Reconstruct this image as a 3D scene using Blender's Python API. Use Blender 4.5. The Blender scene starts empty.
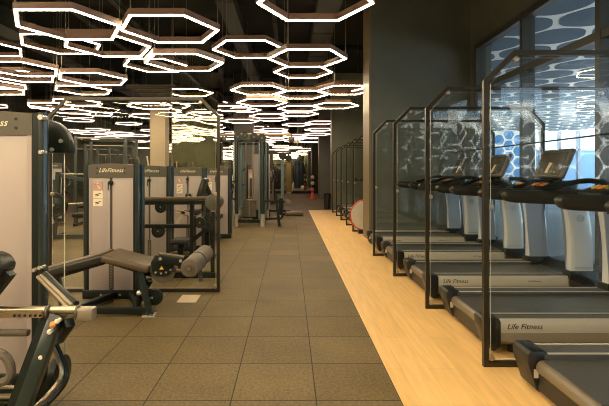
import bpy, bmesh, math, random
from mathutils import Vector, Matrix, Euler
PI = math.pi
S = bpy.context.scene
COL = S.collection
H, F, VX, VY = 1.34, 438.0, 290.0, 172.5      # eye height, focal length in px, vanishing point
def P(x, y, Y):                                # a photo pixel at the real distance Y -> a point of the room
    return Vector(((x-VX)/F*Y, Y, H-(y-VY)/F*Y))

# ------------------------------------------------------------------ materials
def mat(name, col, rough=0.5, metal=0.0, spec=0.5, noise=0.0, nscale=20.0, bump=0.0, coat=0.0, emit=None, estr=0.0):
    m = bpy.data.materials.new(name); m.use_nodes = True
    nt = m.node_tree; b = nt.nodes['Principled BSDF']
    c = (col[0], col[1], col[2], 1)
    b.inputs['Base Color'].default_value = c
    b.inputs['Roughness'].default_value = rough
    b.inputs['Metallic'].default_value = metal
    b.inputs['Specular IOR Level'].default_value = spec
    b.inputs['Coat Weight'].default_value = coat
    if emit:
        b.inputs['Emission Color'].default_value = (*emit, 1); b.inputs['Emission Strength'].default_value = estr
    if noise or bump:
        tc = nt.nodes.new('ShaderNodeTexCoord'); n = nt.nodes.new('ShaderNodeTexNoise')
        n.inputs['Scale'].default_value = nscale; n.inputs['Detail'].default_value = 4
        nt.links.new(tc.outputs['Object'], n.inputs['Vector'])
        if noise:
            r = nt.nodes.new('ShaderNodeMapRange')
            r.inputs['To Min'].default_value = 1-noise; r.inputs['To Max'].default_value = 1+noise
            r.inputs['From Min'].default_value = .3; r.inputs['From Max'].default_value = .7
            nt.links.new(n.outputs['Fac'], r.inputs['Value'])
            mx = nt.nodes.new('ShaderNodeVectorMath'); mx.operation = 'SCALE'
            mx.inputs[0].default_value = col[:3]
            nt.links.new(r.outputs['Result'], mx.inputs['Scale'])
            nt.links.new(mx.outputs['Vector'], b.inputs['Base Color'])
        if bump:
            bp = nt.nodes.new('ShaderNodeBump'); bp.inputs['Strength'].default_value = bump; bp.inputs['Distance'].default_value = .01
            nt.links.new(n.outputs['Fac'], bp.inputs['Height']); nt.links.new(bp.outputs['Normal'], b.inputs['Normal'])
    return m
def emitter(name, col, s):
    m = bpy.data.materials.new(name); m.use_nodes = True; nt = m.node_tree; nt.nodes.clear()
    e = nt.nodes.new('ShaderNodeEmission'); o = nt.nodes.new('ShaderNodeOutputMaterial')
    e.inputs['Color'].default_value = (*col, 1); e.inputs['Strength'].default_value = s
    nt.links.new(e.outputs[0], o.inputs[0]); return m
def glass(name, tint=(1, 1, 1), ior=1.5):
    m = bpy.data.materials.new(name); m.use_nodes = True; nt = m.node_tree; nt.nodes.clear()
    t = nt.nodes.new('ShaderNodeBsdfTransparent'); t.inputs[0].default_value = (*tint, 1)
    g = nt.nodes.new('ShaderNodeBsdfGlossy'); g.inputs['Roughness'].default_value = 0.0
    lw = nt.nodes.new('ShaderNodeLayerWeight'); lw.inputs['Blend'].default_value = .5
    pw = nt.nodes.new('ShaderNodeMath'); pw.operation = 'POWER'; pw.inputs[1].default_value = 5
    f = nt.nodes.new('ShaderNodeMapRange'); f.inputs['To Min'].default_value = ((ior-1)/(ior+1))**2; f.inputs['To Max'].default_value = 1
    nt.links.new(lw.outputs['Facing'], pw.inputs[0]); nt.links.new(pw.outputs[0], f.inputs['Value'])
    x = nt.nodes.new('ShaderNodeMixShader'); o = nt.nodes.new('ShaderNodeOutputMaterial')
    nt.links.new(f.outputs[0], x.inputs[0]); nt.links.new(t.outputs[0], x.inputs[1]); nt.links.new(g.outputs[0], x.inputs[2])
    nt.links.new(x.outputs[0], o.inputs[0]); return m
def mirror_mat(name, col, wave=False):
    m = bpy.data.materials.new(name); m.use_nodes = True; nt = m.node_tree
    b = nt.nodes['Principled BSDF']; b.inputs['Base Color'].default_value = (*col, 1)
    b.inputs['Metallic'].default_value = 1; b.inputs['Roughness'].default_value = .02
    if wave:
        tc = nt.nodes.new('ShaderNodeTexCoord'); w = nt.nodes.new('ShaderNodeTexNoise')
        mp = nt.nodes.new('ShaderNodeMapping'); mp.inputs['Scale'].default_value = (1.3, 1.3, .55)
        w.inputs['Scale'].default_value = 1.0; w.inputs['Detail'].default_value = 1
        nt.links.new(tc.outputs['Object'], mp.inputs[0]); nt.links.new(mp.outputs[0], w.inputs['Vector'])
        bp = nt.nodes.new('ShaderNodeBump'); bp.inputs['Strength'].default_value = 1; bp.inputs['Distance'].default_value = .014
        nt.links.new(w.outputs['Fac'], bp.inputs['Height']); nt.links.new(bp.outputs['Normal'], b.inputs['Normal'])
    return m
def rubber_floor():
    m = bpy.data.materials.new('rubber_tiles'); m.use_nodes = True; nt = m.node_tree; N = nt.nodes; L = nt.links
    b = N['Principled BSDF']; b.inputs['Roughness'].default_value = .62; b.inputs['Specular IOR Level'].default_value = .35
    tc = N.new('ShaderNodeTexCoord'); mp = N.new('ShaderNodeMapping')
    mp.inputs['Location'].default_value = (-.154*2, -.075*2, 0); mp.inputs['Scale'].default_value = (2, 2, 2)
    L.new(tc.outputs['Object'], mp.inputs[0])
    br = N.new('ShaderNodeTexBrick'); br.offset = 0; br.squash = 1
    br.inputs['Scale'].default_value = 1; br.inputs['Brick Width'].default_value = 1; br.inputs['Row Height'].default_value = 1
    br.inputs['Mortar Size'].default_value = .009; br.inputs['Mortar Smooth'].default_value = .3
    br.inputs['Color1'].default_value = (.122, .086, .034, 1); br.inputs['Color2'].default_value = (.150, .107, .043, 1)
    br.inputs['Mortar'].default_value = (.016, .012, .007, 1)
    L.new(mp.outputs[0], br.inputs['Vector'])
    n = N.new('ShaderNodeTexNoise'); n.inputs['Scale'].default_value = 48; n.inputs['Detail'].default_value = 6; n.inputs['Roughness'].default_value = .8
    L.new(tc.outputs['Object'], n.inputs['Vector'])
    n2 = N.new('ShaderNodeTexNoise'); n2.inputs['Scale'].default_value = 1.7; L.new(tc.outputs['Object'], n2.inputs['Vector'])
    r = N.new('ShaderNodeMapRange'); r.inputs['From Min'].default_value = .35; r.inputs['From Max'].default_value = .65
    r.inputs['To Min'].default_value = .58; r.inputs['To Max'].default_value = 1.42; L.new(n.outputs['Fac'], r.inputs['Value'])
    r2 = N.new('ShaderNodeMapRange'); r2.inputs['From Min'].default_value = .3; r2.inputs['From Max'].default_value = .7
    r2.inputs['To Min'].default_value = .86; r2.inputs['To Max'].default_value = 1.14; L.new(n2.outputs['Fac'], r2.inputs['Value'])
    mu = N.new('ShaderNodeMath'); mu.operation = 'MULTIPLY'; L.new(r.outputs[0], mu.inputs[0]); L.new(r2.outputs[0], mu.inputs[1])
    v = N.new('ShaderNodeVectorMath'); v.operation = 'SCALE'; L.new(br.outputs['Color'], v.inputs[0]); L.new(mu.outputs[0], v.inputs['Scale'])
    L.new(v.outputs[0], b.inputs['Base Color'])
    bp = N.new('ShaderNodeBump'); bp.inputs['Strength'].default_value = .35; bp.inputs['Distance'].default_value = .006
    L.new(n.outputs['Fac'], bp.inputs['Height']); L.new(bp.outputs[0], b.inputs['Normal'])
    return m
def wood_floor():
    m = bpy.data.materials.new('oak_planks'); m.use_nodes = True; nt = m.node_tree; N = nt.nodes; L = nt.links
    b = N['Principled BSDF']; b.inputs['Roughness'].default_value = .42; b.inputs['Specular IOR Level'].default_value = .4
    tc = N.new('ShaderNodeTexCoord'); mp = N.new('ShaderNodeMapping'); mp.inputs['Rotation'].default_value = (0, 0, PI/2)
    L.new(tc.outputs['Object'], mp.inputs[0])
    br = N.new('ShaderNodeTexBrick'); br.offset = .37; br.inputs['Scale'].default_value = 1
    br.inputs['Brick Width'].default_value = 1.5; br.inputs['Row Height'].default_value = .19
    br.inputs['Mortar Size'].default_value = .0012; br.inputs['Mortar'].default_value = (.62, .37, .13, 1)
    br.inputs['Color1'].default_value = (.82, .52, .20, 1); br.inputs['Color2'].default_value = (.88, .57, .23, 1)
    L.new(mp.outputs[0], br.inputs['Vector'])
    m2 = N.new('ShaderNodeMapping'); m2.inputs['Scale'].default_value = (14, 1.1, 1); L.new(tc.outputs['Object'], m2.inputs[0])
    n = N.new('ShaderNodeTexNoise'); n.inputs['Scale'].default_value = 2; n.inputs['Detail'].default_value = 6; L.new(m2.outputs[0], n.inputs['Vector'])
    r = N.new('ShaderNodeMapRange'); r.inputs['From Min'].default_value = .3; r.inputs['From Max'].default_value = .7
    r.inputs['To Min'].default_value = .9; r.inputs['To Max'].default_value = 1.08; L.new(n.outputs['Fac'], r.inputs['Value'])
    v = N.new('ShaderNodeVectorMath'); v.operation = 'SCALE'; L.new(br.outputs['Color'], v.inputs[0]); L.new(r.outputs[0], v.inputs['Scale'])
    L.new(v.outputs[0], b.inputs['Base Color'])
    return m

M = {}
M['rubber'] = rubber_floor(); M['wood'] = wood_floor()
M['ceil'] = mat('ceiling_black', (.008, .012, .008), .8)
M['duct'] = mat('duct_paint', (.026, .030, .018), .55)
M['wall'] = mat('charcoal_wall', (.090, .098, .070), .55, noise=.12, nscale=3)
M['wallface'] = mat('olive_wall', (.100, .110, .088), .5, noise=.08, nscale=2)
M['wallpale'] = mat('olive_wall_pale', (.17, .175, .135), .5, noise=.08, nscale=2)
M['edge'] = mat('tan_lit_column_side', (.18, .14, .08), .45)  # aisle side of the columns: lamplight on it put into the colour
M['mullion'] = mat('mullion_paint', (.035, .037, .028), .45)
M['bronze'] = mat('bronze_frame', (.030, .025, .014), .32, metal=.3)
M['glass'] = glass('clear_glass', (.97, .98, .97))
M['glassedge'] = mat('polished_glass_edge', (.85, .88, .82), .2, spec=.8)
M['winglass'] = glass('window_glass', (.93, .96, .98))
M['housing'] = mat('light_housing', (.16, .085, .05), .5)
M['led'] = emitter('led_diffuser', (1.0, .81, .52), 41.0)
M['ledfar'] = emitter('led_diffuser_pinkish', (1.0, .74, .60), 13.0)
M['wire'] = mat('steel_wire', (.30, .27, .20), .4, metal=.8)
M['black'] = mat('black_powder_coat', (.008, .012, .010), .36, spec=.35)
M['teal'] = mat('dark_teal_tube', (.013, .022, .019), .3, spec=.6, coat=.25)
M['tealsheen'] = mat('sheen_teal_tube', (.13, .20, .21), .2, spec=.8, coat=.5)  # teal paled to carry the daylight sheen in its colour
M['shroud'] = mat('shroud_plastic', (.38, .315, .28), .45)
M['shroudslot'] = mat('shroud_slot', (.07, .055, .04), .5)
M['cap'] = mat('cap_brown_grey', (.085, .072, .05), .5)
M['cream'] = mat('cream_print', (.85, .72, .52), .5)
M['pinkcard'] = mat('pink_card', (.50, .30, .24), .5)
M['chrome'] = mat('chrome', (.50, .42, .31), .3, metal=1)
M['steel'] = mat('brushed_steel', (.33, .28, .21), .4, metal=.6)
M['silver'] = mat('silver_bolt', (.75, .72, .62), .25, metal=.7)
M['orange'] = mat('orange_cap', (.85, .34, .08), .4)
M['vinyl'] = mat('brown_vinyl', (.095, .066, .036), .38, noise=.08, nscale=30)
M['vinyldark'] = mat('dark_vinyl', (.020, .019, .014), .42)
M['roller'] = mat('grey_foam', (.125, .10, .07), .6)
M['rollerend'] = mat('grey_foam_end', (.10, .085, .062), .5)
M['yellow'] = mat('warning_yellow', (.85, .55, .08), .5)
M['stack'] = mat('weight_plates', (.12, .10, .07), .45)
M['hole'] = mat('hole_black', (.006, .006, .005), .6)
M['tread_black'] = mat('treadmill_black', (.011, .012, .011), .42)
M['belt'] = mat('treadmill_belt', (.075, .074, .066), .36, noise=.15, nscale=60)
M['belt_roller'] = mat('belt_roller', (.16, .13, .09), .35)
M['tsilver'] = mat('treadmill_silver', (.40, .355, .29), .35, metal=.35)
M['tlight'] = mat('treadmill_light_strip', (.66, .60, .50), .35, metal=.2)
M['white'] = mat('glossy_white', (.78, .79, .82), .22, coat=.5)
M['greypanel'] = mat('grey_panel', (.30, .33, .39), .45)
M['rail_top'] = mat('foot_rail', (.075, .077, .072), .5)
M['screen'] = mat('dark_screen', (.05, .042, .030), .25)
M['bezel'] = mat('screen_bezel', (.07, .06, .045), .4)
M['red'] = mat('red_plastic', (.65, .08, .04), .4)
M['green'] = mat('green_plastic', (.15, .3, .06), .4)
M['mirror'] = mirror_mat('mirror', (.62, .60, .50))
M['mirrorw'] = mirror_mat('mirror_rippled', (.50, .46, .30), True)
M['beige'] = mat('beige_plaster', (.62, .48, .33), .6)
M['tanbar'] = mat('tan_bar', (.40, .28, .15), .4)
M['warmwall'] = mat('warm_plaster', (.42, .34, .16), .6)
M['lamp'] = emitter('lamp_panel', (1, .75, .36), 4)
M['soffit'] = mat('soffit_blue_grey', (.13, .175, .22), .85, spec=.1)
M['net'] = mat('white_net', (.85, .82, .74), .5)
M['bluewall'] = mat('blue_wall', (.035, .24, .56), .5)
M['paving'] = mat('terrace_paving', (.52, .55, .58), .7, noise=.1)
M['paleblue'] = mat('pale_blue_glazing', (.22, .40, .62), .3)
M['bag'] = mat('blue_black_bag', (.03, .045, .055), .35)
M['whiteball'] = mat('white_ball', (.6, .56, .48), .5)

# ------------------------------------------------------------------ mesh builder
class MB:
    def __init__(s, m='black', org=None):
        s.bm = bmesh.new(); s.mats = []; s.cur = m; s.org = Vector(org) if org is not None else Vector((0, 0, 0))
    def mi(s, m):
        if m not in s.mats: s.mats.append(m)
        return s.mats.index(m)
    def add(s, t, m=None, smooth=False):
        k = s.mi(m or s.cur)
        for f in t.faces: f.material_index = k; f.smooth = smooth
        me = bpy.data.meshes.new('tmp'); t.to_mesh(me); t.free()
        s.bm.from_mesh(me); bpy.data.meshes.remove(me); return s
    def box(s, c, d, m=None, bev=0, rot=None, seg=2):
        t = bmesh.new(); bmesh.ops.create_cube(t, size=1)
        bmesh.ops.scale(t, vec=d, verts=t.verts)
        if bev: bmesh.ops.bevel(t, geom=list(t.edges), offset=min(bev, .49*min(d)), segments=seg, profile=.5, affect='EDGES')
        if rot is not None: bmesh.ops.transform(t, matrix=rot.to_4x4(), verts=t.verts)
        bmesh.ops.translate(t, vec=c, verts=t.verts)
        return s.add(t, m)
    def span(s, a, b, m=None, bev=0):                      # axis-aligned box between two corners
        a, b = Vector(a), Vector(b)
        return s.box((a+b)/2, [abs(q) for q in (b-a)], m, bev)
    def bar(s, a, b, w, h, m=None, bev=0, up=(0, 0, 1), seg=2):   # box from a to b, w across, h along up
        a, b = Vector(a), Vector(b); d = b-a; L = d.length; x = d.normalized(); u = Vector(up)
        y = u.cross(x)
        if y.length < 1e-4: y = Vector((0, 1, 0)).cross(x)
        y.normalize(); z = x.cross(y)
        return s.box((a+b)/2, (L, w, h), m, bev, Matrix((x, y, z)).transposed(), seg)
    def cyl(s, a, b, r, m=None, r2=None, seg=14, bev=0):
        a, b = Vector(a), Vector(b); d = b-a
        t = bmesh.new()
        bmesh.ops.create_cone(t, cap_ends=True, segments=seg, radius1=r, radius2=r if r2 is None else r2, depth=d.length)
        if bev:
            ed = [e for e in t.edges if abs(e.verts[0].co.z-e.verts[1].co.z) < 1e-6]
            bmesh.ops.bevel(t, geom=ed, offset=bev, segments=3, profile=.5, affect='EDGES')
        q = Vector((0, 0, 1)).rotation_difference(d.normalized())
        bmesh.ops.transform(t, matrix=Matrix.Translation((a+b)/2) @ q.to_matrix().to_4x4(), verts=t.verts)
        k = s.mi(m or s.cur)
        s.add(t, m, smooth=False)
        return s
    def sph(s, c, r, m=None, sc=(1, 1, 1), seg=14):
        t = bmesh.new(); bmesh.ops.create_uvsphere(t, u_segments=seg, v_segments=max(6, seg//2), radius=r)
        bmesh.ops.scale(t, vec=sc, verts=t.verts); bmesh.ops.translate(t, vec=c, verts=t.verts)
        return s.add(t, m, True)
    def tube(s, pts, r, m=None, seg=8, closed=False, smoothing=0):
        pts = [Vector(p) for p in pts]
        for _ in range(smoothing):
            q = []
            n = len(pts)
            rng = range(n) if closed else range(n-1)
            if not closed: q.append(pts[0])
            for i in rng:
                a, b = pts[i], pts[(i+1) % n]
                q += [a*.75+b*.25, a*.25+b*.75]
            if not closed: q.append(pts[-1])
            pts = q
        n = len(pts); t = bmesh.new(); rings = []; ref = None
        for i, p in enumerate(pts):
            if closed: d = (pts[(i+1) % n]-pts[i-1]).normalized()
            else: d = (pts[min(i+1, n-1)]-pts[max(i-1, 0)]).normalized()
            if ref is None:
                ref = Vector((0, 0, 1)) if abs(d.z) < .9 else Vector((1, 0, 0))
            ref = (ref-d*ref.dot(d)).normalized(); y = d.cross(ref)
            rings.append([t.verts.new(p+(ref*math.cos(2*PI*k/seg)+y*math.sin(2*PI*k/seg))*r) for k in range(seg)])
        for i in range(n if closed else n-1):
            a, b = rings[i], rings[(i+1) % n]
            for k in range(seg): t.faces.new((a[k], a[(k+1) % seg], b[(k+1) % seg], b[k]))
        if not closed: t.faces.new(rings[0][::-1]); t.faces.new(rings[-1])
        return s.add(t, m, True)
    def prism(s, pts, axis, a, b, m=None, bev=0):          # outline extruded along 'X' 'Y' or 'Z' from a to b
        t = bmesh.new()
        def co(p, q):
            return {'X': (q, p[0], p[1]), 'Y': (p[0], q, p[1]), 'Z': (p[0], p[1], q)}[axis]
        lo = [t.verts.new(co(p, a)) for p in pts]; hi = [t.verts.new(co(p, b)) for p in pts]; n = len(pts)
        t.faces.new(lo[::-1]); t.faces.new(hi)
        for i in range(n): t.faces.new((lo[i], lo[(i+1) % n], hi[(i+1) % n], hi[i]))
        bmesh.ops.recalc_face_normals(t, faces=t.faces)
        if bev: bmesh.ops.bevel(t, geom=list(t.edges), offset=bev, segments=2, profile=.5, affect='EDGES')
        return s.add(t, m)
    def loft(s, rings, m=None, smooth=True, cap=True):
        t = bmesh.new(); R = [[t.verts.new(p) for p in r] for r in rings]; n = len(R[0])
        for i in range(len(R)-1):
            for k in range(n): t.faces.new((R[i][k], R[i][(k+1) % n], R[i+1][(k+1) % n], R[i+1][k]))
        if cap: t.faces.new(R[0][::-1]); t.faces.new(R[-1])
        bmesh.ops.recalc_face_normals(t, faces=t.faces)
        return s.add(t, m, smooth)
    def ring(s, c, r, tr, axis='Z', m=None, seg=28, tseg=8):
        pts = []
        for k in range(seg):
            a = 2*PI*k/seg; u, v = r*math.cos(a), r*math.sin(a)
            pts.append(Vector(c)+Vector({'X': (0, u, v), 'Y': (u, 0, v), 'Z': (u, v, 0)}[axis]))
        return s.tube(pts, tr, m, tseg, True)
    def text(s, body, size, mtx, m=None, shear=.25, depth=.0012):
        cu = bpy.data.curves.new('t', 'FONT'); cu.body = body; cu.size = size; cu.shear = shear; cu.extrude = depth
        cu.align_x = 'CENTER'; cu.align_y = 'CENTER'; cu.resolution_u = 2
        o = bpy.data.objects.new('t', cu); COL.objects.link(o)
        dg = bpy.context.evaluated_depsgraph_get(); me = bpy.data.meshes.new_from_object(o.evaluated_get(dg))
        bpy.data.objects.remove(o); bpy.data.curves.remove(cu)
        t = bmesh.new(); t.from_mesh(me); bpy.data.meshes.remove(me)
        bmesh.ops.transform(t, matrix=mtx, verts=t.verts)
        return s.add(t, m)
    def mesh(s, name):
        if s.org.length: bmesh.ops.translate(s.bm, vec=-s.org, verts=s.bm.verts)
        me = bpy.data.meshes.new(name); s.bm.to_mesh(me); s.bm.free()
        for m in s.mats: me.materials.append(M[m])
        return me
    def build(s, name, parent=None, label=None):
        o = bpy.data.objects.new(name, s.mesh(name)); COL.objects.link(o)
        if parent is not None: o.parent = parent
        if label: o['label'] = label
        return o
FRONT = Matrix.Rotation(PI/2, 4, 'X')          # text facing -Y
def thing(name, label, cat, loc=(0, 0, 0), group=None, rz=0):
    o = bpy.data.objects.new(name, None); COL.objects.link(o); o.empty_display_size = .1
    o.location = loc; o.rotation_euler = (0, 0, rz); o['label'] = label; o['category'] = cat
    if group: o['group'] = group
    return o
def tag(o, label, cat, group=None):
    o['label'] = label; o['category'] = cat
    if group: o['group'] = group
    return o
def struct(o, label=None):
    o['kind'] = 'structure'
    if label: o['label'] = label
    return o
def dup(o, loc, label, rz=0, group=None):
    c = o.copy(); COL.objects.link(c); c.location = loc; c.rotation_euler = (0, 0, rz); c['label'] = label
    if group: c['group'] = group
    for ch in list(o.children):
        d = ch.copy(); COL.objects.link(d); d.parent = c
        for g in list(ch.children):
            e = g.copy(); COL.objects.link(e); e.parent = d
    return c

# ------------------------------------------------------------------ the room
XL, XR, Y0, Y1, ZC = -13.0, 3.52, -6.0, 28.0, 5.0
WX, WY = .654, 15.57
b = MB('rubber'); b.span((XL, Y0, -.1), (WX, Y1, 0)); b.span((WX, WY, -.1), (XR, Y1, 0)); f = struct(b.build('floor'), 'brown rubber tile floor with dark joints')
b = MB('wood'); b.span((WX, Y0, -.1), (XR, WY, 0)); struct(b.build('floor_wood'), 'honey coloured wooden plank strip under the treadmills')
b = MB('ceil'); b.span((XL-.2, Y0-.2, ZC), (XR+.3, Y1+2.4, ZC+.2)); struct(b.build('ceiling'))
b = MB('wall'); b.span((XL-.2, Y0, -.1), (XL, Y1, ZC)); struct(b.build('wall_left'))
b = MB('wall'); b.span((XL-.2, Y0-.2, -.1), (XR+.3, Y0, ZC)); struct(b.build('wall_back'))
b = MB('wall'); b.span((XR, 8.62, -.1), (XR+.3, Y1, ZC)); b.span((XR, Y0, 3.76), (XR+.3, 8.62, ZC)); struct(b.build('wall_right'))
# far mirror wall with a lit opening at the end of the aisle
DX0, DX1, DZ = -.22, .06, 1.95
b = MB('mirror'); b.span((XL, Y1, .16), (DX0-.06, Y1+.1, ZC)); b.span((DX1+.06, Y1, .16), (XR, Y1+.1, ZC)); b.span((DX0-.06, Y1, DZ+.06), (DX1+.06, Y1+.1, ZC))
struct(b.build('wall_front'), 'mirrored far wall of the gym')
b = MB('black'); b.span((XL, Y1-.03, 0), (DX0-.06, Y1+.1, .16)); b.span((DX1+.06, Y1-.03, 0), (XR, Y1+.1, .16)); struct(b.build('baseboard_front'))
b = MB('edge'); b.span((DX0-.06, Y1-.04, 0), (DX0, Y1+.1, DZ)); b.span((DX1, Y1-.04, 0), (DX1+.06, Y1+.1, DZ)); b.span((DX0-.06, Y1-.04, DZ), (DX1+.06, Y1+.1, DZ+.06)); struct(b.build('door_1'))
b = MB('warmwall'); b.span((-1.3, Y1+2.2, 0), (1.1, Y1+2.3, 2.6)); b.span((-1.4, Y1+.1, 0), (-1.3, Y1+2.3, 2.6)); b.span((1.1, Y1+.1, 0), (1.2, Y1+2.3, 2.6))
b.span((-1.4, Y1+.1, 2.6), (1.2, Y1+2.3, 2.7)); b.span((-1.4, Y1+.1, -.1), (1.2, Y1+2.3, 0)); struct(b.build('wall_corridor'))
b = MB('lamp'); b.span((-.5, Y1+.8, 2.54), (.4, Y1+1.7, 2.6)); tag(b.build('ceiling_lamp'), 'warm ceiling lamp in the lit doorway at the far end of aisle', 'lamp')

# ceiling beams and ducts
for k, (x, z, w, h) in enumerate([(-8.6, 4.7, .35, .3), (-6.1, 4.55, .5, .4), (-4.55, 4.8, .16, .16), (-3.45, 4.72, .12, .14), (-1.2, 4.6, .32, .28), (-.35, 4.82, .1, .1), (.75, 4.7, .45, .35)]):
    b = MB('duct')
    b.span((x-w/2, Y0, z-h/2), (x+w/2, Y1, z+h/2))
    for y in range(-4, 28, 2): b.span((x-w/2-.015, y, z-h/2-.015), (x+w/2+.015, y+.05, z+h/2+.015)); b.span((x-.02, y+1, z), (x+.02, y+1.03, ZC))
    struct(b.build('duct'))
for y in (1.5, 5.2, 8.9, 12.6, 16.3, 20, 23.7):
    b = MB('ceil'); b.span((XL, y, 4.84), (XR, y+.25, ZC)); struct(b.build('ceiling_beam_1'))

# columns on the window side
for n, (y, d, x1) in enumerate([(8.57, .72, XR), (16.1, .75, 2.75), (23.5, .75, 2.75)]):
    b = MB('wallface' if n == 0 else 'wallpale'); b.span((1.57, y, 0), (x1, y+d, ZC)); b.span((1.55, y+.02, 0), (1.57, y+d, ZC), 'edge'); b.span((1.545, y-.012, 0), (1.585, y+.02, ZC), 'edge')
    struct(b.build('column'), ['big charcoal column beside the window', 'second charcoal column with lamplight painted tan on its side', 'third charcoal column with lamplight painted tan on its side'][n])
# mirror-clad column on the machine side and its plain followers
b = MB('wall'); b.span((-2.79, 10.42, 0), (-1.73, 11.2, ZC))
b.span((-2.8, 10.40, 2.73), (-1.71, 10.42, ZC), 'mirror'); b.span((-2.8, 10.40, 0), (-1.71, 10.42, 2.72), 'mirrorw')
b.span((-1.73, 10.42, 0), (-1.71, 11.2, ZC), 'mirror'); b.span((-2.81, 10.39, 0), (-2.79, 10.43, ZC), 'edge')
struct(b.build('column_mirror'), 'mirror clad column behind the row of weight machines')
for y in (17.9, 24.5):
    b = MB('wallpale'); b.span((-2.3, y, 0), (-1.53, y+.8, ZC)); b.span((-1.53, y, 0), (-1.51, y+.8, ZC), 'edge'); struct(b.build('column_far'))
# beige column with flared head
t = struct(bpy.data.objects.new('column_beige', None), 'beige column with a flared head among the machines'); COL.objects.link(t); t.location = (-3.92, 13.2, 0)
b = MB('beige'); b.span((-.22, -.22, 0), (.22, .22, 3.3)); b.span((-.25, -.2, 0), (-.22, .22, 3.3), 'cap'); b.build('shaft', t)
b = MB('cap')
for k in range(6):
    w = .24+.06*k*k/3; z = 3.3+.09*k
    b.span((-w, -w, z), (w, w, z+.06)); b.span((-w-.01, -w-.01, z+.06), (w+.01, w+.01, z+.09), 'edge')
b.span((-.4, -.4, 3.84), (.4, .4, ZC), 'ceil'); b.build('capital', t)

# window wall: one structure per bay
MY = [8.24+.03-1.648*k for k in range(9)]
for n in range(8):
    ya, yb = MY[n+1], MY[n]
    t = bpy.data.objects.new('window_%d' % (n+1), None); COL.objects.link(t); struct(t, 'tall window bay with dark frame beside the treadmills'); t.location = (XR, (ya+yb)/2, 0)
    o = t.location
    b = MB('mullion', o)
    b.span((XR-.03, yb-.04, 0), (XR+.16, yb+.04, 3.76)); b.span((XR-.02, ya+.04, 3.66), (XR+.12, yb-.04, 3.76)); b.span((XR-.02, ya+.04, 2.85), (XR+.12, yb-.04, 2.95)); b.span((XR-.02, ya+.04, 0), (XR+.12, yb-.04, .1))
    if n == 7: b.span((XR-.03, ya-.04, 0), (XR+.16, ya+.04, 3.76))
    b.build('frame', t)
    MB('mullion', o).span((XR+.03, ya+.04, 1.765), (XR+.08, yb-.04, 1.78)).build('glazing_bar', t)
    MB('winglass', o).span((XR+.05, ya+.04, .1), (XR+.06, yb-.04, 2.85)).build('lower_pane', t)
    MB('winglass', o).span((XR+.05, ya+.04, 2.95), (XR+.06, yb-.04, 3.66)).build('upper_pane', t)
b = MB('wall'); b.span((XR, 8.31, 0), (XR+.3, 8.62, 3.76)); b.span((XR, Y0, 0), (XR+.3, MY[8]-.04, 3.76)); struct(b.build('wall_pier'))

# ------------------------------------------------------------------ outside: terrace under a honeycomb soffit
def cells(b, origin, u, v, nrm, nu, nv, s, gap, corner, th, m, umax, vmax):
    """rounded hexagon panels set on a pale backing: the backing shows between them as a honeycomb lattice"""
    origin, u, v, nrm = Vector(origin), Vector(u), Vector(v), Vector(nrm)
    t = bmesh.new(); ap = s*math.sqrt(3)/2-gap/2
    for i in range(nu):
        for j in range(nv):
            cx = s+1.5*s*i; cy = s+math.sqrt(3)*s*(j+.5*(i % 2))
            if cx+s > umax or cy+s > vmax: continue
            pts = []
            for k in range(36):
                a = 2*PI*k/36; q = (a % (PI/3))-PI/6
                r = min(ap/math.cos(q), s*corner)
                pts.append((cx+r*math.cos(a), cy+r*math.sin(a)))
            lo = [t.verts.new(origin+u*x+v*y) for x, y in pts]; hi = [t.verts.new(origin+u*x+v*y+nrm*th) for x, y in pts]
            t.faces.new(hi)
            for z in range(36): t.faces.new((lo[z], lo[(z+1) % 36], hi[(z+1) % 36], hi[z]))
    bmesh.ops.recalc_face_normals(t, faces=t.faces)
    b.add(t, m)
SZ = 4.25
b = MB('paving'); b.span((XR+.3, -22, -.1), (34, 40, -.02)); struct(b.build('terrace_ground'))
b = MB('net'); b.span((XR+.3, -9, SZ), (20.5, 31.3, SZ+.3)); cells(b, (XR+.4, -8.9, SZ), (1, 0, 0), (0, 1, 0), (0, 0, -1), 16, 34, .70, .11, .82, .006, 'soffit', 16.5, 40)
struct(b.build('ceiling_terrace'), 'blue grey terrace soffit with white honeycomb lattice')
b = MB('net'); b.span((6.0, 31, -.1), (17.4, 31.3, SZ)); cells(b, (6.05, 31, 0), (1, 0, 0), (0, 0, 1), (0, -1, 0), 17, 6, .46, .12, .78, .02, 'bluewall', 11.3, 4.6)
struct(b.build('wall_terrace_blue'), 'blue terrace wall with white honeycomb lattice')
b = MB('paleblue'); b.span((17.4, 31, -.1), (30, 31.2, 2.9))
for k in range(9): b.span((17.6+k*1.35, 30.9, 0), (17.8+k*1.35, 31.1, SZ), 'greypanel')
b.span((17.4, 30.9, 2.9), (30, 31.1, 3.0), 'net'); struct(b.build('wall_terrace_glazed'), 'pale blue glazed end of the terrace')
b = MB('net'); b.span((4.2, -12.3, -.1), (17, -12, SZ)); cells(b, (4.3, -12, -.1), (1, 0, 0), (0, 0, 1), (0, 1, 0), 13, 5, .62, .09, .84, .02, 'hole', 12.6, 4.9)
struct(b.build('wall_terrace_lattice'), 'terrace wall with white honeycomb lattice')
b = MB('mullion'); b.span((9.0, -10, 1.02), (9.06, 29, 1.08)); 
for k in range(14): b.span((9.0, -10+3*k, 0), (9.05, -9.95+3*k, 1.05))
b.span((9.01, -10, .05), (9.03, 29, 1.0), 'winglass'); tag(b.build('terrace_railing'), 'thin dark glazed railing out on the terrace beyond the windows', 'railing')

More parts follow.
